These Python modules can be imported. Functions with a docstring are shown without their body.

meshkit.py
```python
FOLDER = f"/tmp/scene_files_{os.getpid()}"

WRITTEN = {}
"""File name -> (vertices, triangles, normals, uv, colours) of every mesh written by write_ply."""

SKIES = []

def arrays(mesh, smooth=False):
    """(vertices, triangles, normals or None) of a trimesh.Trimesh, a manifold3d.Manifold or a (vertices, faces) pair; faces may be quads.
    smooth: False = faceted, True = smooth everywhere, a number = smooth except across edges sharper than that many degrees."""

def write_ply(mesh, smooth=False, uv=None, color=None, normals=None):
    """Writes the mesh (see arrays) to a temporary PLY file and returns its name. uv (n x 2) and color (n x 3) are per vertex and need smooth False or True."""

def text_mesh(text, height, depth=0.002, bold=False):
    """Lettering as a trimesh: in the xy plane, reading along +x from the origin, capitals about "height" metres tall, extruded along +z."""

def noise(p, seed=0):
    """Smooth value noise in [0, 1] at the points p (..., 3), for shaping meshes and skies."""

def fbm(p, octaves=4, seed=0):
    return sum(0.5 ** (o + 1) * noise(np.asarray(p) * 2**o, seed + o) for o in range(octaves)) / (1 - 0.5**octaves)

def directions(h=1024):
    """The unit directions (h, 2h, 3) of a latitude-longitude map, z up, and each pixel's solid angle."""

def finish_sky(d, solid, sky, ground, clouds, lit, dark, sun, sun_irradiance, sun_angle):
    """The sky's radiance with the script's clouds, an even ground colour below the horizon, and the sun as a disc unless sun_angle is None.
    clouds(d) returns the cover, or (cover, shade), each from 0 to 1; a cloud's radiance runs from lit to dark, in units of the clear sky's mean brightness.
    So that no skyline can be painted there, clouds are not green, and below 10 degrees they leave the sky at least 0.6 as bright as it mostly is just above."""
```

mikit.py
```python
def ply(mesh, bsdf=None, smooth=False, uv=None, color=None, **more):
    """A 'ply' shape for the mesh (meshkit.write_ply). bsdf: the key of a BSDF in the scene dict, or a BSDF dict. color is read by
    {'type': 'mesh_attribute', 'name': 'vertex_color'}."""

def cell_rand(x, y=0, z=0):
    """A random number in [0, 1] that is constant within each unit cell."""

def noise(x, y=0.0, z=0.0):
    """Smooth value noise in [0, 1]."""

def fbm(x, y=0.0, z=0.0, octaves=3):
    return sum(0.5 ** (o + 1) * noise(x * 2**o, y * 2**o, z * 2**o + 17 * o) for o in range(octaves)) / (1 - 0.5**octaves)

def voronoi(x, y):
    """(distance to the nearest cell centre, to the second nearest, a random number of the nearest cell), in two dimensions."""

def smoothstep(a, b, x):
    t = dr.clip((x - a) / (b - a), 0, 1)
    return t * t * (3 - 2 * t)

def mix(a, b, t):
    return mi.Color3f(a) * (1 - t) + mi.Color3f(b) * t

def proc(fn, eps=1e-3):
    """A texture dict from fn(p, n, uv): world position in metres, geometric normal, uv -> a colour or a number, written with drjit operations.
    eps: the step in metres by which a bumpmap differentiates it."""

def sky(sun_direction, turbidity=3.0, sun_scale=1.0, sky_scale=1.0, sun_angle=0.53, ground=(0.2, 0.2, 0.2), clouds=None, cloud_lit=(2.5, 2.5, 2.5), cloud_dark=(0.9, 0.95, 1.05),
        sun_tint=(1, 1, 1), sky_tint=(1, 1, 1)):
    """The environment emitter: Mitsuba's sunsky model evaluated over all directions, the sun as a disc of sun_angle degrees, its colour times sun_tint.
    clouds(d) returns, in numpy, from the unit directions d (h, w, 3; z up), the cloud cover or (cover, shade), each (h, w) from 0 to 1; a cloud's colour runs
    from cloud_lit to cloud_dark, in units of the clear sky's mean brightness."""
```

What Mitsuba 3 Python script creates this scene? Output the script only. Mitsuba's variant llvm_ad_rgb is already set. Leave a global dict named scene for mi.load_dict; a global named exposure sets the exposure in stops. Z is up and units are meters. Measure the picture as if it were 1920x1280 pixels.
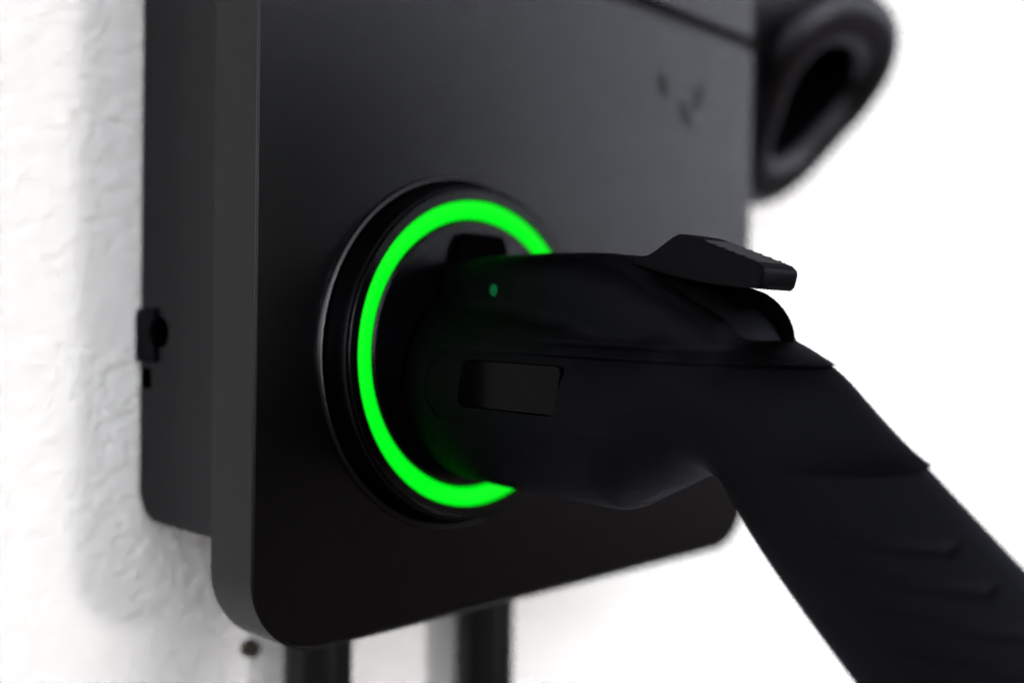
import math
import numpy as np
import trimesh
import drjit as dr
import mitsuba as mi
import mikit
import meshkit
from manifold3d import Manifold, Mesh, CrossSection
from scipy.interpolate import PchipInterpolator, CubicSpline
from shapely.geometry import Polygon, Point, box as sbox
from shapely import affinity
from shapely.geometry.polygon import orient

rng = np.random.default_rng(7)
T = mi.ScalarTransform4f
scene, labels = {"type": "scene"}, {}

# ------------------------------------------------------------------ camera, light, exposure
# x runs along the wall to the right, y into the wall, z up; the origin is the centre of the charging socket on the charger's front
CAM = np.array([-0.2574, -0.2709, 0.00819])
YAW, PITCH, ROLL = 0.80788, -0.0107, 0.0134
fwd = np.array([math.sin(YAW) * math.cos(PITCH), math.cos(YAW) * math.cos(PITCH), math.sin(PITCH)])
rgt = np.cross(fwd, [0, 0, 1.0]); rgt /= np.linalg.norm(rgt)
upv = np.cross(rgt, fwd)
up2 = -math.sin(ROLL) * rgt + math.cos(ROLL) * upv
scene["camera"] = {
    "type": "thinlens", "fov": math.degrees(2 * math.atan(960 / 2002.8)), "fov_axis": "x",
    "aperture_radius": 0.0052, "focus_distance": 0.304, "near_clip": 0.01, "far_clip": 2000.0,
    "to_world": T().look_at(origin=CAM.tolist(), target=(CAM + fwd).tolist(), up=up2.tolist()),
}
scene["sky"] = mikit.sky([0.213, -0.977, 0.0787], turbidity=3, sun_scale=0.115, sun_angle=7, sun_tint=(0.555, 1.21, 9.1), ground=(0.070, 0.051, 0.046), clouds=lambda d: 1.0, cloud_lit=(2.44, 2.5, 2.58))
exposure = 5.12

# ------------------------------------------------------------------ materials
def principled(color, rough, spec=0.5, **k):
    c = color if isinstance(color, dict) else {"type": "rgb", "value": list(color)}
    return {"type": "principled", "base_color": c, "roughness": rough, "specular": spec, **k}

def plastic(diffuse, alpha, spec):
    return {"type": "roughplastic", "distribution": "beckmann", "alpha": alpha, "int_ior": 1.5, "nonlinear": True,
            "diffuse_reflectance": diffuse, "specular_reflectance": {"type": "rgb", "value": list(spec)}}

def speck_colour(base, dust, cell, chance, seed):
    """Plastic with a sparse scatter of tiny dust grains, each with its own outline."""
    def fn(p, n, uv):
        out = mi.Color3f(base)
        for s, (c, ch) in enumerate(zip(cell, chance)):
            q = p / c
            i = [mi.Float(mi.Int32(v + 4096)) for v in (q.x, q.y, q.z)]
            f = [v + 4096 - a for v, a in zip((q.x, q.y, q.z), i)]
            o = [0.25 + 0.5 * mikit.cell_rand(i[0] + 7 * k + seed + 31 * s, i[1], i[2]) for k in range(3)]
            d = sum((a - b) * (a - b) for a, b in zip(f, o))
            r = mikit.cell_rand(i[0] + 71 + seed, i[1] + 13 * s, i[2])
            on = (r < ch) & (d < 0.0006 + 0.0035 * dr.square(mikit.cell_rand(i[0], i[1] + 3, i[2] + seed)))
            out = mi.Color3f(*[dr.select(on, dd, oo) for dd, oo in zip(dust, (out.x, out.y, out.z))])
        return out
    return fn

def grain(scale, amount):
    return lambda p, n, uv: amount * mikit.fbm(p.x * scale, p.y * scale, p.z * scale, octaves=2)

def stucco(p, n, uv):
    a = mikit.fbm(p.x * 210, p.y * 210, p.z * 210, octaves=4)
    b = mikit.fbm(p.x * 380 + 5, p.y * 380, p.z * 380, octaves=2)
    return 0.0013 * a + 0.0008 * b

scene["white_stucco"] = {"type": "bumpmap", "arbitrary": mikit.proc(stucco, eps=4e-4), "scale": 1.0,
                         "bsdf": principled((0.80, 0.80, 0.79), 0.9, 0.2)}
scene["satin_panel"] = {"type": "bumpmap", "arbitrary": mikit.proc(grain(1800, 0.000008), eps=1.5e-4), "scale": 1.0,
                        "bsdf": plastic(mikit.proc(speck_colour((0.0010, 0.0010, 0.0013), (0.06, 0.06, 0.065), (0.006,), (0.012,), 3)), 0.085, (0.51, 0.51, 0.56))}
scene["casing_plastic"] = {"type": "bumpmap", "arbitrary": mikit.proc(grain(1500, 0.000015), eps=1.5e-4), "scale": 1.0,
                           "bsdf": plastic({"type": "rgb", "value": [0.0022, 0.0022, 0.0024]}, 0.13, (0.42, 0.42, 0.44))}
scene["gloss_black"] = plastic({"type": "rgb", "value": [0.0006, 0.0006, 0.0008]}, 0.11, (0.30, 0.30, 0.34))
scene["trim_plastic"] = plastic({"type": "rgb", "value": [0.0008, 0.0008, 0.0011]}, 0.09, (0.8, 0.8, 0.85))
scene["box_plastic"] = plastic({"type": "rgb", "value": [0.0020, 0.0020, 0.0022]}, 0.15, (0.36, 0.36, 0.385))
scene["rib_plastic"] = plastic({"type": "rgb", "value": [0.0020, 0.0020, 0.0024]}, 0.30, (0.55, 0.55, 0.62))
scene["holder_plastic"] = plastic({"type": "rgb", "value": [0.0012, 0.0012, 0.0016]}, 0.22, (0.62, 0.63, 0.72))
scene["deep_black"] = {"type": "diffuse", "reflectance": {"type": "rgb", "value": [0.0006, 0.0006, 0.0007]}}
scene["rubber"] = {"type": "bumpmap", "arbitrary": mikit.proc(grain(2600, 0.00004), eps=1e-4), "scale": 1.0,
                   "bsdf": plastic(mikit.proc(speck_colour((0.0008, 0.0008, 0.0011), (0.13, 0.13, 0.14), (0.0022, 0.008), (0.05, 0.10), 11)), 0.30, (0.115, 0.118, 0.145))}
scene["shell_plastic"] = {"type": "bumpmap", "arbitrary": mikit.proc(grain(2600, 0.00004), eps=1e-4), "scale": 1.0,
                          "bsdf": plastic(mikit.proc(speck_colour((0.0007, 0.0008, 0.0010), (0.13, 0.13, 0.14), (0.0018, 0.007), (0.09, 0.12), 29)), 0.27, (0.15, 0.153, 0.19))}
scene["window_gloss"] = principled((0.0004, 0.0004, 0.0004), 0.14, 0.06)
scene["cable_sheath"] = principled((0.0008, 0.0009, 0.0014), 0.35, 0.2)
scene["emblem_print"] = plastic({"type": "rgb", "value": [0.0008, 0.0008, 0.0009]}, 0.085, (0.24, 0.24, 0.25))
scene["trigger_plastic"] = plastic({"type": "rgb", "value": [0.0007, 0.0007, 0.0009]}, 0.20, (0.13, 0.13, 0.16))
scene["green_indicator"] = principled((0.003, 0.11, 0.034), 0.4, 0.1)
scene["bare_metal"] = principled((0.35, 0.35, 0.35), 0.35, 0.5, metallic=0.8)
scene["rusty_screw"] = principled((0.020, 0.017, 0.010), 0.5, 0.2)
scene["light_ring_lens"] = principled((0.0005, 0.010, 0.0006), 0.4, 0.04)

# ------------------------------------------------------------------ helpers
def add(key, mesh, bsdf, smooth=30, **more):
    scene[key] = mikit.ply(mesh, bsdf, smooth=smooth, **more)

def tag(key, label=None, category=None, group=None, kind=None):
    d = {k: v for k, v in dict(label=label, category=category, group=group, kind=kind).items() if v}
    labels[key] = d

def to_manifold(mesh):
    return Manifold(Mesh(vert_properties=np.asarray(mesh.vertices, np.float32), tri_verts=np.asarray(mesh.faces, np.uint32)))

def loft(rings, cap=True):
    """Rings (n, m, 3) of points, closed round m, joined in order."""
    R = np.asarray(rings, float); n, m = R.shape[:2]
    i, j = np.meshgrid(np.arange(n - 1), np.arange(m), indexing="ij")
    a, b, c, d = i * m + j, i * m + (j + 1) % m, (i + 1) * m + (j + 1) % m, (i + 1) * m + j
    f = [np.stack([a, b, c], -1).reshape(-1, 3), np.stack([a, c, d], -1).reshape(-1, 3)]
    v = [R.reshape(-1, 3)]
    if cap:
        k = np.arange(m); c0, c1 = n * m, n * m + 1
        v += [R[0].mean(0)[None], R[-1].mean(0)[None]]
        f += [np.stack([(k + 1) % m, k, 0 * k + c0], -1), np.stack([(n - 1) * m + k, (n - 1) * m + (k + 1) % m, 0 * k + c1], -1)]
    mesh = trimesh.Trimesh(np.vstack(v), np.vstack(f), process=False)
    if cap and mesh.volume < 0:
        mesh.invert()
    return mesh

def outline(x0, x1, z0, z1, radii, inset=0.0, n=14):
    """Rounded rectangle (bottom-left, bottom-right, top-right, top-left radii), the same number of points for every inset."""
    x0, x1, z0, z1 = x0 + inset, x1 - inset, z0 + inset, z1 - inset
    pts = []
    for (cx, cz, a0), r in zip(((x0, z0, 180), (x1, z0, 270), (x1, z1, 0), (x0, z1, 90)), radii):
        r = max(r - inset, 0.00005)
        ox, oz = (r if cx == x0 else -r), (r if cz == z0 else -r)
        a = np.radians(a0 + np.linspace(0, 90, n))
        pts.append(np.stack([cx + ox + r * np.cos(a), cz + oz + r * np.sin(a)], -1))
    return np.vstack(pts)

def slab(x0, x1, z0, z1, radii, steps):
    """A rounded plate whose faces lie at the (y, inset) steps."""
    rings = []
    for y, ins in steps:
        o = outline(x0, x1, z0, z1, radii, ins)
        rings.append(np.stack([o[:, 0], np.full(len(o), y), o[:, 1]], -1))
    return loft(rings)

def rounded_steps(y0, y1, r0, r1, n=4):
    """(y, inset) from the front edge radius r0 to the back edge radius r1."""
    a = np.linspace(0, math.pi / 2, n + 1)
    return [(y0 + r0 * (1 - math.sin(t)), r0 * (1 - math.cos(t))) for t in a[::-1]] + [(y1 - r1 * (1 - math.sin(t)), r1 * (1 - math.cos(t))) for t in a]

def revolve_y(profile, cx=0.0, cz=0.0, n=160, closed=False):
    """Turn (radius, y) points round the y axis through (cx, cz)."""
    a = np.linspace(0, 2 * np.pi, n, endpoint=False)
    rings = [np.stack([cx + r * np.cos(a), np.full(n, y), cz + r * np.sin(a)], -1) for r, y in profile]
    if closed:
        m = loft(rings + [rings[0]], cap=False)
        m.merge_vertices()
        if m.volume < 0: m.invert()
        return m
    return loft(rings)

def prism_x(poly, x0, x1):
    """Extrude a shapely polygon of (y, z) points along x, as a Manifold."""
    if poly.geom_type != "Polygon":
        poly = max(poly.geoms, key=lambda g: g.area)
    cs = CrossSection([np.asarray(orient(poly, 1.0).exterior.coords)[:-1].tolist()])
    m = Manifold.extrude(cs, x1 - x0)
    # (a, b, h) -> (x0 + h, a, b)
    return m.transform(np.array([[0, 0, 1, x0], [1, 0, 0, 0], [0, 1, 0, 0]], float))

def bevel_prism_x(poly, x0, x1, r, n=3):
    """The same with rounded long edges: a stack of shrinking slices."""
    a = np.linspace(0, math.pi / 2, n + 1)
    levels = [(x0 + r * (1 - math.sin(t)), r * (1 - math.cos(t))) for t in a[::-1]]
    levels += [(x0 + x1 - x, i) for x, i in levels[::-1]]
    parts = []
    base = poly
    for x, ins in levels:
        g = base.buffer(-ins) if ins > 1e-9 else base
        if g.geom_type != "Polygon": g = max(g.geoms, key=lambda q: q.area)
        parts.append((x, g))
    # hull-free: union of thin frusta approximated by slices between consecutive levels
    out = Manifold()
    for (xa, ga), (xb, gb) in zip(parts[:-1], parts[1:]):
        small = ga if ga.area < gb.area else gb
        big = gb if ga.area < gb.area else ga
        mid = big if abs(ga.area - gb.area) < 1e-12 else small
        out = out + prism_x(mid, xa - 1e-6, xb + 1e-6)
    return out

# ------------------------------------------------------------------ the setting: one white rendered wall
WALL_Y = 0.0795
wall = trimesh.creation.box(extents=(9.0, 0.25, 4.2))
wall.apply_translation([1.2, WALL_Y + 0.125, 0.95])
add("wall", wall, "white_stucco", smooth=False)
tag("wall", "white rough stucco wall behind the charger", kind="structure")

# paved yard under everything, below the picture
scene["yard_paving"] = principled(mikit.proc(lambda p, n, uv: mikit.mix((0.060, 0.043, 0.039), (0.082, 0.060, 0.054), mikit.fbm(p.x * 9, p.y * 9, 0.0, octaves=3))), 0.85, 0.3)
yard = trimesh.creation.box(extents=(240.0, 240.0, 0.2)); yard.apply_translation([0, 0, -1.25])
add("ground", yard, "yard_paving", smooth=False)
tag("ground", "reddish dark paved yard in front of the wall", kind="structure")
# dark evergreen hedge facing the wall, outside the picture: what the glossy front mirrors on its left
scene["hedge_leaf"] = principled((0.030, 0.042, 0.024), 0.7, 0.2)
hg = trimesh.creation.box(extents=(4.7, 0.9, 4.3))
for _ in range(6):
    hg = hg.subdivide()
hv = np.array(hg.vertices)
hv = hv + np.array(hg.vertex_normals) * (0.16 * (meshkit.fbm(hv * 3.1, 3, 5) - 0.5) + 0.12 * (meshkit.fbm(hv * 14.0, 3, 9) - 0.5))[:, None]
hg = trimesh.Trimesh(hv + np.array([5.50, -8.4, 1.00]), hg.faces, process=False)
add("hedge", hg, "hedge_leaf", smooth=False)
tag("hedge", "tall dark clipped evergreen hedge standing opposite the white wall", "hedge")

# dark boarded soffit of the roof over the wall, above the picture: it keeps the zenith off everything that faces up
scene["soffit_wood"] = principled((0.07, 0.055, 0.045), 0.6, 0.3)
sof = [trimesh.creation.box(extents=(9.0, 0.138, 0.03)) for _ in range(8)]
for k, m in enumerate(sof):
    m.apply_translation([1.2, WALL_Y - 0.073 - 0.142 * k, 1.50])
fas = trimesh.creation.box(extents=(9.0, 0.03, 0.22)); fas.apply_translation([1.2, WALL_Y - 1.165, 1.56])
add("roof_overhang__fascia", fas, "soffit_wood", smooth=False)
for k, m in enumerate(sof):
    add("roof_overhang__soffit_board" + (f"_{k:03d}" if k else ""), m, "soffit_wood", smooth=False)
tag("roof_overhang", "dark boarded roof overhang above the white wall", "roof")

# ------------------------------------------------------------------ the charger
XL, XR, ZB, ZT = -0.0834, 0.1900, -0.0918, 0.285
R_C = 0.0255
tag("wall_charger", "black wall mounted vehicle charging box with glowing green light ring", "charger")
HOUSE = to_manifold(slab(XL, XR, ZB, ZT, [R_C] * 4, rounded_steps(0.0004, 0.0240, 0.0004, 0.0017, n=8)))
HOUSE = HOUSE - Manifold.cylinder(0.40, 0.0038, 0.0038, 40).transform(np.array([[0, 0, 1, XL + 0.003], [1, 0, 0, -0.0004], [0, 1, 0, (0.1418 + 0.1482) / 2]], float))
add("wall_charger__housing", HOUSE, "casing_plastic", 40)
G0, G1 = 0.1418, 0.1482
gap = 0.0007
pst = [(-0.0016, 0.0003), (-0.0013, 0.0), (0.0030, 0.0)]
def shift(steps, d): return [(y + d, i) for y, i in steps]
PF = 0.0016   # the panels stand with their front on y = 0
add("wall_charger__front_panel", slab(XL + gap, XR - gap, ZB + gap, G0, [R_C - gap, R_C - gap, 0.0006, 0.0006], shift(pst, PF)), "satin_panel", 25)
add("wall_charger__top_panel", slab(XL + gap, XR - gap, G1, ZT - gap, [0.0006, 0.0006, R_C - gap, R_C - gap], shift(pst, PF)), "satin_panel", 25)
tag("wall_charger__front_panel", "large satin black lower front panel")
tag("wall_charger__top_panel", "narrow satin black panel above the groove")
# body behind the front: profile in (y, z) with rounded back corners
XB, ZBB = -0.0794, -0.0587
prof = sbox(0.0225, ZBB - 0.0, 0.0770, ZT - 0.03)
prof = prof.buffer(-0.012).buffer(0.012, quad_segs=10).union(sbox(0.0225, ZBB, 0.05, ZT - 0.03))
body = bevel_prism_x(prof, XB, XR - 0.004, 0.0008)
hole = Manifold.cylinder(0.012, 0.0052, 0.0052, 40).transform(np.array([[0, 0, 1, XB - 0.004], [1, 0, 0, 0.0625], [0, 1, 0, 0.0058]], float))
slot = prism_x(sbox(0.0690, -0.0135, 0.0755, -0.0065), XB - 0.01, XB + 0.005)
body = body - hole - slot
add("wall_charger__back_box", body, "box_plastic", 30)
tag("wall_charger__back_box", "deep back box between the front and the wall")
clip = sbox(0.0648, -0.0045, 0.0780, 0.0140).buffer(-0.002).buffer(0.002).difference(Point(0.0625, 0.0058).buffer(0.0052))
add("wall_charger__side_latch", bevel_prism_x(clip if clip.geom_type == "Polygon" else max(clip.geoms, key=lambda g: g.area), XB - 0.0013, XB + 0.002, 0.0004), "shell_plastic", 30)
tag("wall_charger__side_latch", "small black latch at the rear of the side")
# emblem: three slanted strokes
def stroke(cx, cz, L, W, deg):
    a = np.linspace(0, 2 * np.pi, 40, endpoint=False)
    e = Polygon(np.stack([np.sign(np.cos(a)) * np.abs(np.cos(a)) ** 0.8 * L / 2, np.sin(a) * W / 2], -1))
    e = affinity.rotate(e, deg)
    o = np.asarray(e.exterior.coords)[:-1] + [cx, cz]
    return loft([np.stack([o[:, 0], np.full(len(o), y), o[:, 1]], -1) for y in (-0.0002, 0.0008)])
for k, (cx, cz, L, W, dg) in enumerate(((0.1172, 0.1137, 0.0120, 0.0066, -62), (0.1440, 0.1128, 0.0120, 0.0066, -105), (0.1338, 0.1038, 0.0130, 0.0066, -55))):
    key = "wall_charger__emblem_stroke" + (f"_{k:03d}" if k else "")
    add(key, stroke(cx, cz, L, W, dg), "emblem_print", 30)

# socket boss
H = 0.0096
RB, RD, RO, RI = 0.0602, 0.0559, 0.0523, 0.0456
trim = [(0.0590, 0.0012), (0.0614, 0.0012), (0.0614, 0.0000)] + [(0.0601 + 0.0013 * math.cos(t), -0.0014 * math.sin(t)) for t in np.linspace(0.1, math.pi / 2, 10)] + [(0.0597, -0.0013), (0.0594, -0.0010), (0.0590, -0.0002)]
add("wall_charger__trim_ring", revolve_y(trim, closed=True), "trim_plastic", 40)
bez = [(0.0500, 0.0012), (0.0589, 0.0012), (0.0588, -0.0010), (0.0582, -0.0030), (0.0577, -0.0065), (0.0573, -0.0086), (0.0570, -0.0090), (0.0566, -0.0090), (0.0561, -0.0086), (0.0500, -0.0085)]
add("wall_charger__socket_bezel", revolve_y(bez, closed=True), "gloss_black", 35)
ringp = [(RO + 0.0001, -0.0070), (RO + 0.0001, -H + 0.0003), (RO + 0.0004, -H), (RD - 0.0003, -H), (RD, -H + 0.0004), (RD, -0.0070)]
add("wall_charger__rim_ring", revolve_y(ringp, closed=True), "satin_panel", 35)
lr = [(RI + 0.0003, -0.0055), (RI + 0.0003, -H + 0.0018), (RI + 0.0014, -H + 0.0010), (RI + 0.0035, -H + 0.0005), (RO - 0.0012, -H + 0.0003), (RO - 0.0001, -H + 0.0008), (RO - 0.0001, -0.0055)]
add("wall_charger__light_ring", revolve_y(lr, closed=True), "light_ring_lens", True,
    emitter={"type": "area", "radiance": {"type": "rgb", "value": [0.00002, 0.0292, 0.0004]}})
tag("wall_charger__light_ring", "glowing green light ring round the socket")
disc = [(0.0001, -H + 0.0012), (RI - 0.0006, -H + 0.0012), (RI, -H + 0.0018), (RI, -0.0050), (0.0001, -0.0050)]
add("wall_charger__socket_face", revolve_y(disc), "satin_panel", 30)
hoodm = Manifold.hull_points(np.array([(sx * w, y, z) for sx in (-1, 1) for w, z in ((0.0126, 0.0300), (0.0122, 0.0335), (0.0100, 0.0388), (0.0090, 0.0402), (0.0078, 0.0407)) for y in (-0.0078, -0.0112)]))
add("wall_charger__latch_hood", hoodm, "deep_black", 20)
tag("wall_charger__latch_hood", "small black hood at the top of the socket")

# ------------------------------------------------------------------ the charging plug
# stations: top and bottom point of each cross-section in the plane x = 0, as (s, z), s = distance out of the front (-y)
TOP = np.array([(0.0100, 0.0330), (0.040, 0.0330), (0.065, 0.0322), (0.082, 0.0290), (0.095, 0.0246), (0.107, 0.0198), (0.1165, 0.0148), (0.1245, 0.0076), (0.1288, 0.0054),
                (0.1380, -0.0005), (0.1490, -0.0107), (0.1622, -0.0232), (0.1868, -0.0459), (0.2192, -0.0755), (0.2442, -0.0985)])
BOT = np.array([(0.0100, -0.0435), (0.040, -0.0455), (0.066, -0.0467), (0.0760, -0.0471), (0.0830, -0.0440), (0.0935, -0.0387), (0.1010, -0.0346), (0.1068, -0.0324), (0.1088, -0.0323),
                (0.1129, -0.0345), (0.1171, -0.0408), (0.1259, -0.0523), (0.1501, -0.0785), (0.1826, -0.1106), (0.2086, -0.1356)])
# lower half-width, upper half-width
WID = np.array([(0.0335, 0.0180), (0.0330, 0.0200), (0.0325, 0.0215), (0.0315, 0.0225), (0.0305, 0.0230), (0.0295, 0.0235), (0.0280, 0.0230), (0.0268, 0.0228), (0.0262, 0.0235),
                (0.0250, 0.0235), (0.0240, 0.0235), (0.0232, 0.0232), (0.0226, 0.0226), (0.0220, 0.0220), (0.0215, 0.0215)])
NPHI = 260
def section(H_, W, a, blend):
    """Polar radius of a section of height H_: a round lower part and a narrower upper block (blend 1) or a plain oval (blend 0)."""
    phi = np.linspace(0, 2 * np.pi, NPHI, endpoint=False)
    b = min(H_ / 2, W * 1.02)
    low = Point(0, 0).buffer(1, quad_segs=48)
    low = affinity.translate(affinity.scale(low, W, b), 0, -H_ / 2 + b)
    oval = affinity.scale(Point(0, 0).buffer(1, quad_segs=48), W, H_ / 2)
    r = min(0.009, a * 0.5)
    upb = sbox(-a, -0.01, a, H_ / 2).buffer(-r).buffer(r, quad_segs=12)
    u = low.union(upb); u = u.buffer(0.006).buffer(-0.012).buffer(0.006)
    out = []
    for g in (u, oval):
        c = np.asarray(g.exterior.coords); ang = np.unwrap(np.arctan2(c[:, 1], c[:, 0])); rad = np.hypot(c[:, 0], c[:, 1])
        if ang[-1] < ang[0]: ang, rad = ang[::-1], rad[::-1]
        aa, rr = np.concatenate([ang[:-1] - 2 * np.pi, ang[:-1], ang[:-1] + 2 * np.pi]), np.tile(rad[:-1], 3)
        o = np.argsort(aa); out.append(np.interp(phi, aa[o], rr[o]))
    return blend * out[0] + (1 - blend) * out[1]
BLEND = [1, 1, 1, 1, 0.95, 0.8, 0.6, 0.4, 0.25, 0.1, 0, 0, 0, 0, 0]
tk = np.concatenate([[0], np.cumsum(np.linalg.norm(np.diff((TOP + BOT) / 2, axis=0), axis=1))])
tf = np.unique(np.concatenate([np.linspace(tk[0], tk[-1], 430)]))
hk = np.linalg.norm(TOP - BOT, axis=1)
SEC = PchipInterpolator(tk, np.array([section(h, w, a, b) for h, (w, a), b in zip(hk, WID, BLEND)]))(tf)
TF, BF = PchipInterpolator(tk, TOP)(tf), PchipInterpolator(tk, BOT)(tf)
phi = np.linspace(0, 2 * np.pi, NPHI, endpoint=False)
rings = []
for k in range(len(tf)):
    c, ax = (TF[k] + BF[k]) / 2, (TF[k] - BF[k])
    h = np.linalg.norm(ax); ax = ax / h
    q = SEC[k] * np.sin(phi); q = q * (h / 2) / np.abs(q).max()
    rings.append(np.stack([SEC[k] * np.cos(phi), -(c[0] + q * ax[0]), c[1] + q * ax[1]], -1))
master = loft(rings)
V0 = np.array(master.vertices)
NRM = np.array(master.vertex_normals)
S0, Z0 = -V0[:, 1], V0[:, 2]

def lineU(s): return np.interp(s, [0.0, 0.06, 0.10, 0.135, 0.16], [0.0016, 0.0014, 0.0003, -0.0001, 0.0])
def lineL(s): return np.interp(s, [0.0, 0.05, 0.09, 0.12, 0.132, 0.15, 0.175], [-0.0200, -0.0200, -0.0208, -0.0222, -0.0250, -0.0254, -0.0232])
def sstep(a, b, x):
    t = np.clip((x - a) / (b - a), 0, 1); return t * t * (3 - 2 * t)
def surface_x(s, z):
    """x of the plug's left side at (s, z)."""
    t = V0[master.faces]; keep = t[:, :, 0].mean(1) < 0; t = t[keep]
    a, b, c = t[:, 0], t[:, 1], t[:, 2]
    P = np.array([-s, z])
    v0, v1, v2 = (b - a)[:, 1:], (c - a)[:, 1:], P - a[:, 1:]
    den = v0[:, 0] * v1[:, 1] - v1[:, 0] * v0[:, 1]; den = np.where(np.abs(den) < 1e-14, 1e-14, den)
    u = (v2[:, 0] * v1[:, 1] - v1[:, 0] * v2[:, 1]) / den
    w = (v0[:, 0] * v2[:, 1] - v2[:, 0] * v0[:, 1]) / den
    ok = (u >= -1e-6) & (w >= -1e-6) & (u + w <= 1 + 1e-6)
    return float((a[ok, 0] + u[ok] * (b - a)[ok, 0] + w[ok] * (c - a)[ok, 0]).min())
def displaced(d):
    return to_manifold(trimesh.Trimesh(V0 + NRM * d[:, None], master.faces, process=False))

def poly_yz(pts): return Polygon([(-s, z) for s, z in pts])
ss = np.linspace(0.0, 0.30, 121)
big = 0.2
END = 0.0265      # rounded front end of the side band
band = poly_yz([(s, lineU(s)) for s in ss if s >= END] + [(s, lineL(s)) for s in ss[::-1] if s >= END])
mid = (lineU(END) + lineL(END)) / 2; hh = (lineU(END) - lineL(END)) / 2
band = band.union(affinity.scale(Point(-END - 0.0003, mid).buffer(1, quad_segs=24), 0.008, hh)).buffer(1e-5)
upper = poly_yz([(0.0, 0.09), (0.0, -0.09), (0.030, -0.09), (0.030, -0.0100)] + [(s, lineU(s)) for s in ss if s > 0.030] + [(0.30, 0.09)]).difference(band)
lower = poly_yz([(0.030, -0.0100)] + [(s, lineL(s)) for s in ss if s > 0.030] + [(0.30, -0.30), (0.030, -0.30)]).difference(band)

fadein = sstep(0.040, 0.075, S0)
lipA = 0.00065 * np.exp(-np.clip(Z0 - lineU(S0), 0, 1) / 0.0030) * fadein
lipB = 0.00105 * np.exp(-np.clip(Z0 - lineL(S0), 0, 1) / 0.0030) * sstep(0.03, 0.07, S0)
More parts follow.
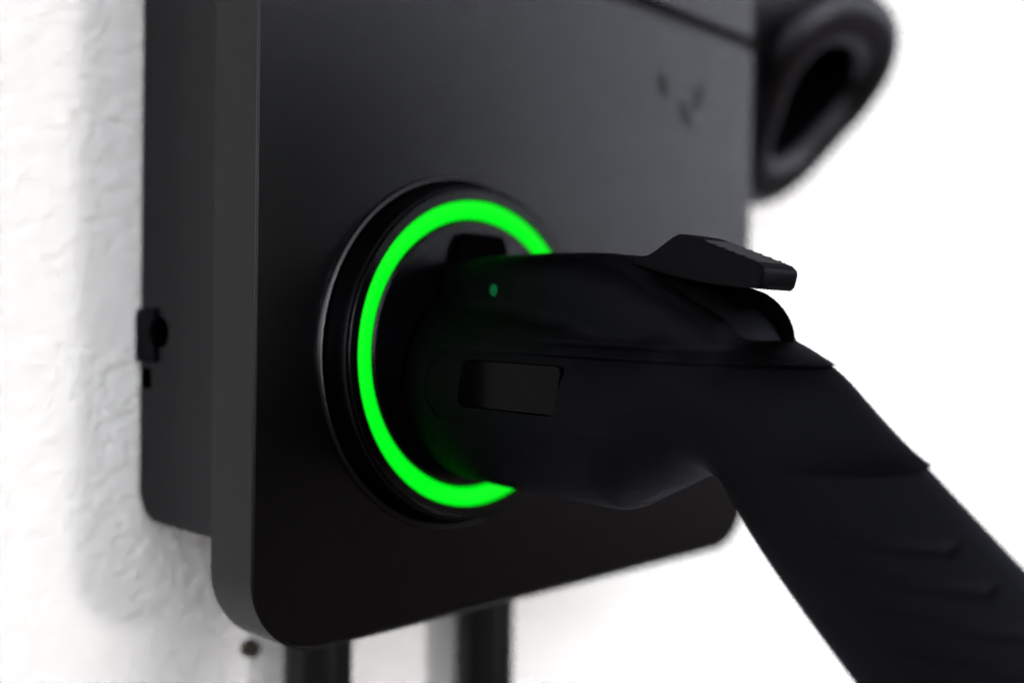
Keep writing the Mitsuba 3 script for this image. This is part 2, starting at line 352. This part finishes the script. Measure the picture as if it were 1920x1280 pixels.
# cross grooves of the grip, each ending in a small dimple
lipA = lipA - 0.00030 * np.exp(-((Z0 - lineU(S0) - 0.0034) / 0.0005) ** 2) * fadein * (1 - sstep(0.118, 0.124, S0))
rib = np.zeros(len(V0))
for k in range(7):
    zc = -0.0405 - 0.0079 * k
    s_end = float(np.interp(-zc, -TF[:, 1], TF[:, 0])) - 0.0056
    s_beg = s_end - 0.050
    g = np.exp(-((Z0 - zc) / 0.0011) ** 2) * sstep(s_beg, s_beg + 0.020, S0) * (1 - sstep(s_end - 0.0005, s_end + 0.0008, S0))
    dot = np.exp(-(((Z0 - zc) / 0.0013) ** 2 + ((S0 - s_end) / 0.0013) ** 2) ** 1.5)
    rib -= np.maximum(0.00042 * g, 0.00048 * dot)
upperM = displaced(lipA) ^ prism_x(upper, -0.1, 0.1)
bandM = displaced(lipB - 0.00010 - 0.00030 * (1 - sstep(0.03, 0.06, S0))) ^ prism_x(band, -0.1, 0.1)
gripM = displaced(rib) ^ prism_x(lower, -0.1, 0.1)
# smooth dome of the shell behind the trigger: one crown line swept sideways, falling back towards both flanks
CROWN = np.array([(0.0750, 0.0312), (0.0830, 0.0292), (0.0903, 0.0269), (0.1040, 0.0224), (0.1153, 0.0178), (0.1224, 0.0128), (0.1262, 0.0080), (0.1280, 0.0030), (0.1284, -0.0060)])
ck = np.concatenate([[0], np.cumsum(np.linalg.norm(np.diff(CROWN, axis=0), axis=1))])
crown = PchipInterpolator(ck, CROWN)(np.linspace(0, ck[-1], 70))
dome = []
for x in 0.0225 * np.sin(np.linspace(-1.55, 1.55, 81)):
    w = 1 - (1 - min(abs(x) / 0.0225, 1.0) ** 2.3) ** (1 / 2.3)
    top = crown - np.stack([0.0040 * w * sstep(0.080, 0.125, crown[:, 0]) + 0.0145 * (x / 0.0225) ** 2 * sstep(0.100, 0.130, crown[:, 0]), np.clip(crown[:, 1] + 0.002, 0, 1) * w], -1)
    pts = np.vstack([top, [(top[-1, 0] - 0.004, -0.008), (0.079, -0.008), (0.0745, 0.0)]])
    dome.append(np.stack([np.full(len(pts), x), -pts[:, 0], pts[:, 1]], -1))
upperM = upperM + (to_manifold(loft(dome)) ^ prism_x(upper, -0.1, 0.1))
# trench on top for the trigger
HUMP = [(0.083, 0.0240), (0.100, 0.0225), (0.108, 0.0218), (0.1150, 0.0203), (0.1205, 0.0180), (0.1254, 0.0130), (0.1274, 0.0066)]
hz = CubicSpline(np.arange(len(HUMP)), np.array(HUMP))(np.linspace(0, len(HUMP) - 1, 48))
HUMP = [tuple(q) for q in hz]
trench = poly_yz([(0.082, 0.06), (0.082, 0.016), (0.1200, 0.0060), (0.1285, 0.0060), (0.150, 0.0075), (0.150, 0.06)])
upperM = upperM - prism_x(trench, -0.0033, 0.0033)
# window pocket
WIN = Polygon([(-0.0350, -0.0012), (-0.0738, -0.0020), (-0.0714, -0.0158), (-0.0335, -0.0150)])
WIN = WIN.buffer(-0.0018).buffer(0.0018, quad_segs=8)
wx = surface_x(0.054, -0.0085)
pocket = prism_x(WIN.buffer(0.0003), -0.1, wx + 0.0040)
bandM, upperM = bandM - pocket, upperM - pocket
# indicator hole
IS, IZ = 0.0352, 0.0206
ix = surface_x(IS, IZ)
ind = prism_x(Point(-IS, IZ).buffer(0.0021, quad_segs=12), -0.1, ix + 0.0035)
upperM = upperM - ind
tag("charging_plug", "black handheld charging plug pushed into the socket, its grip bent down", "plug")
add("charging_plug__upper_shell", upperM, "shell_plastic", 28)
add("charging_plug__side_band", bandM, "rubber", 28)
add("charging_plug__grip", gripM, "rubber", 28)
tag("charging_plug__grip", "lower grip with cross grooves")
xa, xb_ = surface_x(0.040, -0.0085), surface_x(0.069, -0.0085)
kx = -(xb_ - xa) / 0.029          # the pane leans with the side: x grows by kx per metre of y
lean = np.array([[1, kx, 0, kx * 0.054], [0, 1, 0, 0], [0, 0, 1, 0]], float)
add("charging_plug__window", bevel_prism_x(WIN, wx + 0.0007, wx + 0.0036, 0.0003).transform(lean), "window_gloss", 30)
tag("charging_plug__window", "glossy black rounded window on the plug's side")
add("charging_plug__indicator", prism_x(Point(-IS, IZ).buffer(0.00208, quad_segs=12), ix + 0.0007, ix + 0.0030), "green_indicator", 30)
tag("charging_plug__indicator", "tiny green dot on the plug's side")
hump = poly_yz(HUMP + [(0.1200, 0.0058), (0.083, 0.0162)])
add("charging_plug__trigger_bed", bevel_prism_x(hump, -0.0029, 0.0029, 0.0005), "deep_black", 30)
# trigger lever with ribbed thumb rest
TRG = poly_yz([(0.0815, 0.0270), (0.0815, 0.0297), (0.0868, 0.0303), (0.0895, 0.0316), (0.0950, 0.0349), (0.0972, 0.0357), (0.0992, 0.0356), (0.1015, 0.0349), (0.1230, 0.0268), (0.1245, 0.0254),
               (0.1247, 0.0240), (0.1238, 0.0208), (0.1228, 0.0199), (0.1180, 0.0203), (0.1080, 0.0215), (0.0950, 0.0240)])
trg = bevel_prism_x(TRG, -0.0094, 0.0094, 0.0012, n=6)
def along(u, w):  # point on the thumb face: u along it, w above it
    a = np.array([0.1015, 0.0349]); b = np.array([0.1230, 0.0268]); d = (b - a) / np.linalg.norm(b - a)
    return a + d * u + np.array([-d[1], d[0]]) * w
pock = prism_x(poly_yz([along(0.0015, 0.002), along(0.0015, -0.0013), along(0.0215, -0.0013), along(0.0215, 0.002)]), -0.0074, 0.0074)
trg = trg - pock
add("charging_plug__trigger", trg, "trigger_plastic", 30)
for k in range(6):
    u0 = 0.0030 + 0.0032 * k
    ridge = prism_x(poly_yz([along(u0, -0.0016), along(u0 + 0.0004, 0.0000), along(u0 + 0.0009, 0.0004), along(u0 + 0.0014, 0.0000), along(u0 + 0.0019, -0.0016)]), -0.0073, 0.0073)
    add("charging_plug__trigger__rib" + (f"_{k:03d}" if k else ""), ridge, "rib_plastic", 20)
tag("charging_plug__trigger", "ribbed thumb trigger on top of the plug")
# cable leaving the grip below the picture
ta = np.linspace(0, 1, 60)
c0 = (TOP[-1] + BOT[-1]) / 2; dvec = np.array([0.69, -0.72])
P0, P1, P2, P3 = c0 - dvec * 0.01, c0 + dvec * 0.12, np.array([0.42, -0.55]), np.array([0.36, -0.95])
cs_ = ((1 - ta) ** 3)[:, None] * P0 + (3 * ta * (1 - ta) ** 2)[:, None] * P1 + (3 * ta ** 2 * (1 - ta))[:, None] * P2 + (ta ** 3)[:, None] * P3
tg = np.gradient(cs_, axis=0); tg /= np.linalg.norm(tg, axis=1, keepdims=True)
an = np.linspace(0, 2 * np.pi, 24, endpoint=False)
rr = 0.0085 + 0.008 * np.exp(-((np.arange(60) / 6.0) ** 2))
rings = [np.stack([r * np.cos(an), -(c[0] + r * np.sin(an) * -t[1]), c[1] + r * np.sin(an) * t[0]], -1) for c, t, r in zip(cs_, tg, rr)]
add("charging_plug__cable", loft(rings), "cable_sheath", 40)

# ------------------------------------------------------------------ plug holder on the wall to the right
HC, HT = np.array([0.2735, 0.0064, 0.1327]), 0.6168
hn = np.array([0, -math.cos(HT), -math.sin(HT)])
ha = np.array([1.0, 0, 0]); hb = np.cross(ha, hn); hb = hb / np.linalg.norm(hb)
if hb[2] < 0: hb = -hb
aa = np.linspace(0, 2 * np.pi, 96, endpoint=False)
shape = 1 - 0.082 * np.cos(2 * aa) + 0.101 * np.sin(3 * aa) + 0.003 * np.cos(4 * aa)      # pear outline, narrow at the bottom
def hring(r, d, mixr=1.0, up=0.0):
    rr_ = r * (1 + (shape - 1) * mixr)
    return HC + hn * d + rr_[:, None] * np.cos(aa)[:, None] * ha + (rr_ * np.sin(aa) + up)[:, None] * hb
base_c = np.array([0.2835, WALL_Y + 0.002, 0.175])
base = base_c + np.stack([0.048 * np.cos(aa), 0 * aa, 0.058 * np.sin(aa)], -1)
RH = 0.0588
outer = [base, base + [0, -0.010, 0]]
m1 = hring(RH - 0.001, -0.022)
for t in (0.2, 0.4, 0.6, 0.8):
    outer.append(outer[1] * (1 - t) + m1 * t)
outer += [m1] + [hring(RH - 0.0105 + 0.0105 * math.cos(t), -0.0105 + 0.0105 * math.sin(t)) for t in np.linspace(0, math.pi / 2, 10)]
inner = [hring(0.0300 + 0.0130 * (1 - math.sin(t)), -0.012 + 0.012 * math.cos(t), 0.9, -0.002) for t in np.linspace(0, math.pi / 2, 10)]
inner += [hring(0.0297, -0.034, 0.9, -0.002), hring(0.0290, -0.036, 0.9, -0.002)]
tag("plug_holder", "black round plug holder with hollow mouth on the wall right of the charger", "plug holder")
add("plug_holder__cup", loft(outer + inner), "holder_plastic", 60)

# ------------------------------------------------------------------ supply cables below the charger
def conduit(cx, cy, r):
    zz = [ZBB + 0.004, -0.10, -0.20, -0.40, -0.80, -1.05]
    a = np.linspace(0, 2 * np.pi, 48, endpoint=False)
    return loft([np.stack([cx + r * np.cos(a), cy + r * np.sin(a), np.full(48, z)], -1) for z in zz])
for key, cx, lab in (("supply_cable", -0.0153, "black supply cable running down under the charger's left corner"),
                     ("supply_cable_001", 0.0737, "black supply cable running down under the middle of the charger's bottom edge")):
    add(key, conduit(cx, 0.060, 0.0128), "cable_sheath", 40)
    tag(key, lab, "cable", "supply cables under the charger")

# small screw in the wall left of the first cable
scr = revolve_y([(0.0001, WALL_Y - 0.0050), (0.0018, WALL_Y - 0.0048), (0.0030, WALL_Y - 0.0036), (0.0034, WALL_Y - 0.0018), (0.0034, WALL_Y + 0.002), (0.0001, WALL_Y + 0.002)], -0.0335, -0.1135, 32)
add("wall_screw", scr, "rusty_screw", 40)
tag("wall_screw", "small dark screw head in the wall under the charger's lower left corner", "screw")
